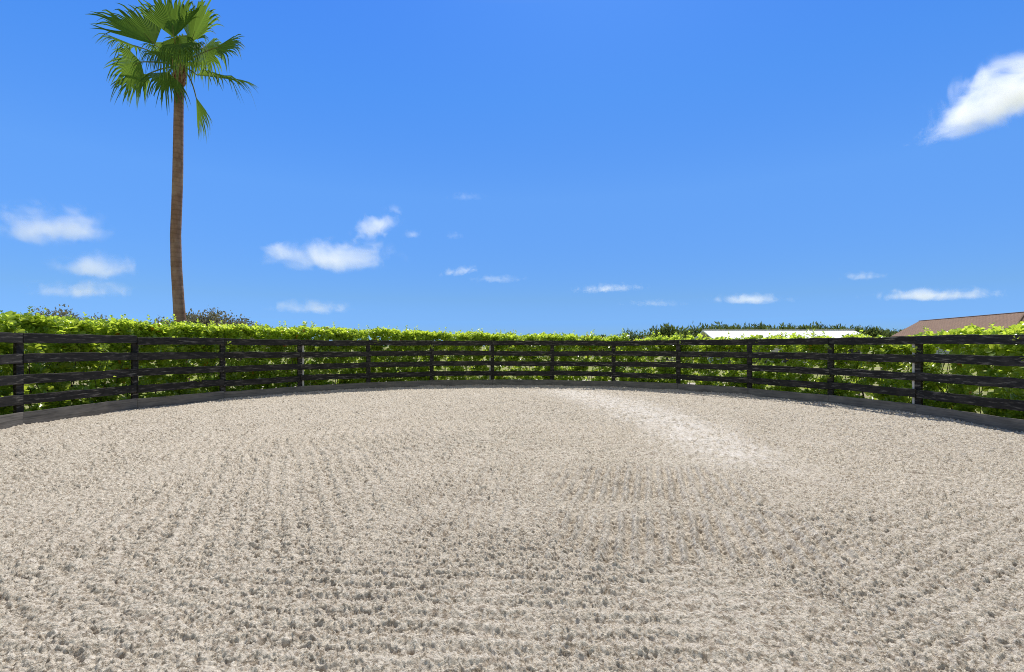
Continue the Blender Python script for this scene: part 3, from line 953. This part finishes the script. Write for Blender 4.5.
# dark belt on the right
G2 = "dark trees behind the white roofed building"
belt = [
    (634, 626, 644, 331.5, 30, 2, "small yellow green bushy tree at the left end of the dark tree row"),
    (667, 650, 690, 328.5, 56, 4, "dark rounded tree left of the white roofed building"),
    (700, 684, 722, 328, 60, 3, "dark tree at the left corner of the white roof"),
    (728, 714, 746, 326.6, 62, 3, "dark spiky topped tree behind the left part of the white roof"),
    (757, 742, 774, 326.6, 62, 3, "dark tree behind the white roof, second from its left corner"),
    (784, 770, 802, 327.3, 62, 3, "dark tree behind the middle of the white roof"),
    (812, 798, 828, 326.6, 62, 3, "dark tree behind the white roof, right of its middle"),
    (838, 824, 856, 327.8, 62, 3, "dark tree behind the right end of the white roof"),
    (866, 850, 886, 329.2, 64, 3, "dark tree just past the right end of the white roof"),
    (886, 876, 902, 330.5, 66, 2, "low dark tree beside the left end of the brown roof"),
]
for i, (cx, a, b, py, Y, n, lab) in enumerate(belt):
    make_tree("tree", ground_at(cx, Y), lob(a, b, py, Y, cx, n, 20 + i, 0.12), 2.6, None, M['olive_leaf'], lab, "tree", G2, 6500 if n > 2 else 3500, 0.46 if Y > 50 else 0.22, 0.34, 0.8, seed=20 + i)
G3 = "low distant trees above the middle of the hedge"
for i, (cx, a, b, py) in enumerate([(412, 396, 428, 335.5), (455, 438, 476, 336.5), (510, 488, 534, 336.6), (556, 532, 582, 336.6), (602, 580, 626, 336)]):
    lab = ["low far tree showing over the hedge nearest to the palm", "low far tree over the hedge, second right of the grey trees", "low far tree over the very middle of the hedge",
           "low far tree over the hedge, just right of its middle", "low far tree over the hedge beside the dark tree row"][i]
    make_tree("tree", ground_at(cx, 75), lob(a, b, py, 75, cx, 4, 40 + i), 2.0, None, M['olive_leaf'], lab, "tree", G3, 3000, 0.42, 0.4, seed=40 + i)

# ------------------------------------------------------------------ buildings
def poly_obj(name, verts, faces, mat, parent, thick=None):
    bm = bmesh.new()
    vs = [bm.verts.new(v) for v in verts]
    for f in faces: bm.faces.new([vs[i] for i in f])
    o = link(name, bm_mesh(name, bm), mat, parent)
    return o
def box_obj(name, lo, hi, mat, parent):
    x0, y0, z0 = lo; x1, y1, z1 = hi
    v = [(x0, y0, z0), (x1, y0, z0), (x1, y1, z0), (x0, y1, z0), (x0, y0, z1), (x1, y0, z1), (x1, y1, z1), (x0, y1, z1)]
    return poly_obj(name, v, [(0, 3, 2, 1), (4, 5, 6, 7), (0, 1, 5, 4), (1, 2, 6, 5), (2, 3, 7, 6), (3, 0, 4, 7)], mat, parent)

# long low building with a white hipped roof
bY = 45.0
bl = at(713, HOR, bY).x; br = at(872, HOR, bY).x
barn = empty("stable_building", (bl, bY, -0.1))
tag(barn, "long low building with a bright white roof beyond the hedge", "building")
w = br - bl; eave = height_at(338.6, bY); rt = height_at(330.2, bY + 2.4)
dpt = 4.8
roofv = [(0, 0, eave), (w, 0, eave), (w, 2.4, rt), (0, 2.4, rt), (0, dpt, eave), (w, dpt, eave)]
roofv += [(x, y, z - .10) for x, y, z in roofv]
poly_obj("roof", roofv, [(0, 1, 2, 3), (3, 2, 5, 4), (6, 9, 8, 7), (9, 10, 11, 8), (0, 6, 7, 1), (4, 5, 11, 10), (0, 3, 9, 6), (3, 4, 10, 9), (1, 7, 8, 2), (2, 8, 11, 5)], M['white'], barn)
box_obj("gutter", (.02, -.10, eave - .13), (w - .02, -.005, eave - .03), M['wall'], barn)
box_obj("ridge_cap", (-.02, 2.27, rt + .002), (w + .02, 2.53, rt + .05), M['white'], barn)
box_obj("wall", (.35, .35, 0), (w - .35, dpt - .35, eave - .14), M['wall'], barn)
for i in range(5):
    x = 1.6 + i * (w - 3.2) / 4
    box_obj("stall_door", (x - .7, .29, 0.02), (x + .7, .347, eave - .45), M['shade'], barn)

# house with the brown shingle roof
ridge_h = 4.6 + 0.1; eave_h = 2.75 + 0.1
A_ = Vector((49.6, 57.0, 0)); B_ = Vector((46.1, 42.0, 0))
house = empty("house", (A_.x, A_.y, -0.1))
tag(house, "house with a brown shingled roof at the right edge", "house")
d = (B_ - A_).normalized(); nl = Vector((-d.y, d.x, 0))
if nl.x > 0: nl = -nl
Lr = (B_ - A_).length
def hp(s, o, z): 
    v = d * s + nl * o
    return (v.x, v.y, z)
HW, RUN = 3.0, 3.0
rv = [hp(0, 0, ridge_h), hp(Lr, 0, ridge_h), hp(0, HW, eave_h), hp(Lr + RUN, HW, eave_h), hp(0, -HW, eave_h), hp(Lr + RUN, -HW, eave_h),
      hp(0, HW, eave_h - .18), hp(Lr + RUN, HW, eave_h - .18), hp(0, -HW, eave_h - .18), hp(Lr + RUN, -HW, eave_h - .18)]
roof = poly_obj("roof", rv, [(0, 2, 3, 1), (0, 1, 5, 4), (1, 3, 5), (0, 4, 2), (2, 6, 7, 3), (3, 7, 9, 5), (5, 9, 8, 4), (4, 8, 6, 2), (6, 8, 9, 7)], M['shingle'], house)
bm = bmesh.new()
tube(bm, [hp(-.05, 0, ridge_h + .01), hp(Lr, 0, ridge_h + .01)], [.06, .06], 6)
tube(bm, [hp(Lr, 0, ridge_h + .01), hp(Lr + RUN, HW, eave_h + .03)], [.06, .06], 6)
tube(bm, [hp(Lr, 0, ridge_h + .01), hp(Lr + RUN, -HW, eave_h + .03)], [.06, .06], 6)
link("ridge_cap", bm_mesh("ridge_cap", bm), M['ridge'], roof)
wv = [hp(.4, HW - .5, 0), hp(Lr + RUN - .5, HW - .5, 0), hp(Lr + RUN - .5, -HW + .5, 0), hp(.4, -HW + .5, 0)]
wv += [(x, y, eave_h - .19) for x, y, z in wv]
poly_obj("wall", wv, [(0, 1, 5, 4), (1, 2, 6, 5), (2, 3, 7, 6), (3, 0, 4, 7), (4, 5, 6, 7)], M['wall'], house)

# ------------------------------------------------------------------ clouds
def cloud(px, py, w, h, label, vap, D=2600.0, tilt=0.0, grain=1.0, depth=1.0):
    c = at(px, py, D)
    a, b = w / 2 / FPX * D, h / 2 / FPX * D
    bm = bmesh.new()
    bmesh.ops.create_icosphere(bm, subdivisions=3, radius=1.0)
    o = link("cloud", bm_mesh("cloud", bm, True), M['cloud'], None, c)
    o.scale = (a, max(b * 1.6, a * 0.5) * depth, b)
    o.rotation_euler = (0, -math.radians(tilt), 0)
    o['vapour'] = vap
    o['grain'] = grain / (0.55 * b + 0.10 * a)
    tag(o, label, "cloud", "small fair weather clouds")
    return o
k = 0.0072
cloud(1014, 99, 214, 104, "biggest and brightest white cloud, cut off by the right edge", 1.9 * k, tilt=23, grain=0.95)
cloud(55, 230, 165, 64, "puffy white cloud left of the palm trunk, topmost of its stack", 0.75 * k)
cloud(97, 270, 104, 46, "white cloud left of the palm trunk, middle of its stack", 0.75 * k)
cloud(80, 292, 124, 34, "flat pale cloud left of the palm trunk, lowest of its stack", 0.8 * k)
cloud(329, 259, 200, 54, "broad white cloud with a flat base right of the palm", 1.1 * k, grain=0.8)
cloud(378, 228, 76, 36, "slanting white cloud just above the broad flat based one", 1.5 * k, tilt=28)
cloud(413, 235, 26, 15, "tiny puff beside the slanting white cloud", 0.9 * k)
cloud(315, 309, 108, 26, "low pale cloud just over the hedge right of the palm", 0.8 * k)
cloud(461, 272, 54, 17, "small bright streak of cloud left of the middle of the sky", 1.2 * k, tilt=8)
cloud(498, 280, 74, 14, "thin pale streak of cloud trailing right of the small bright streak", 0.6 * k)
cloud(608, 289, 96, 16, "long thin cloud above the middle right of the hedge", 1.0 * k, tilt=2)
cloud(655, 304, 84, 12, "very faint low cloud above the left end of the dark trees", 0.5 * k)
cloud(750, 300, 112, 19, "thin white cloud above the white roofed building", 1.2 * k)
cloud(862, 277, 62, 15, "short thin cloud above the right end of the white roof", 0.8 * k)
cloud(932, 296, 152, 22, "long white streak of cloud above the brown roof", 1.2 * k)
cloud(466, 197, 50, 14, "faint wisp highest in the middle of the sky", 0.35 * k)
cloud(455, 236, 26, 14, "faint tiny wisp right of the slanting white cloud", 0.35 * k)
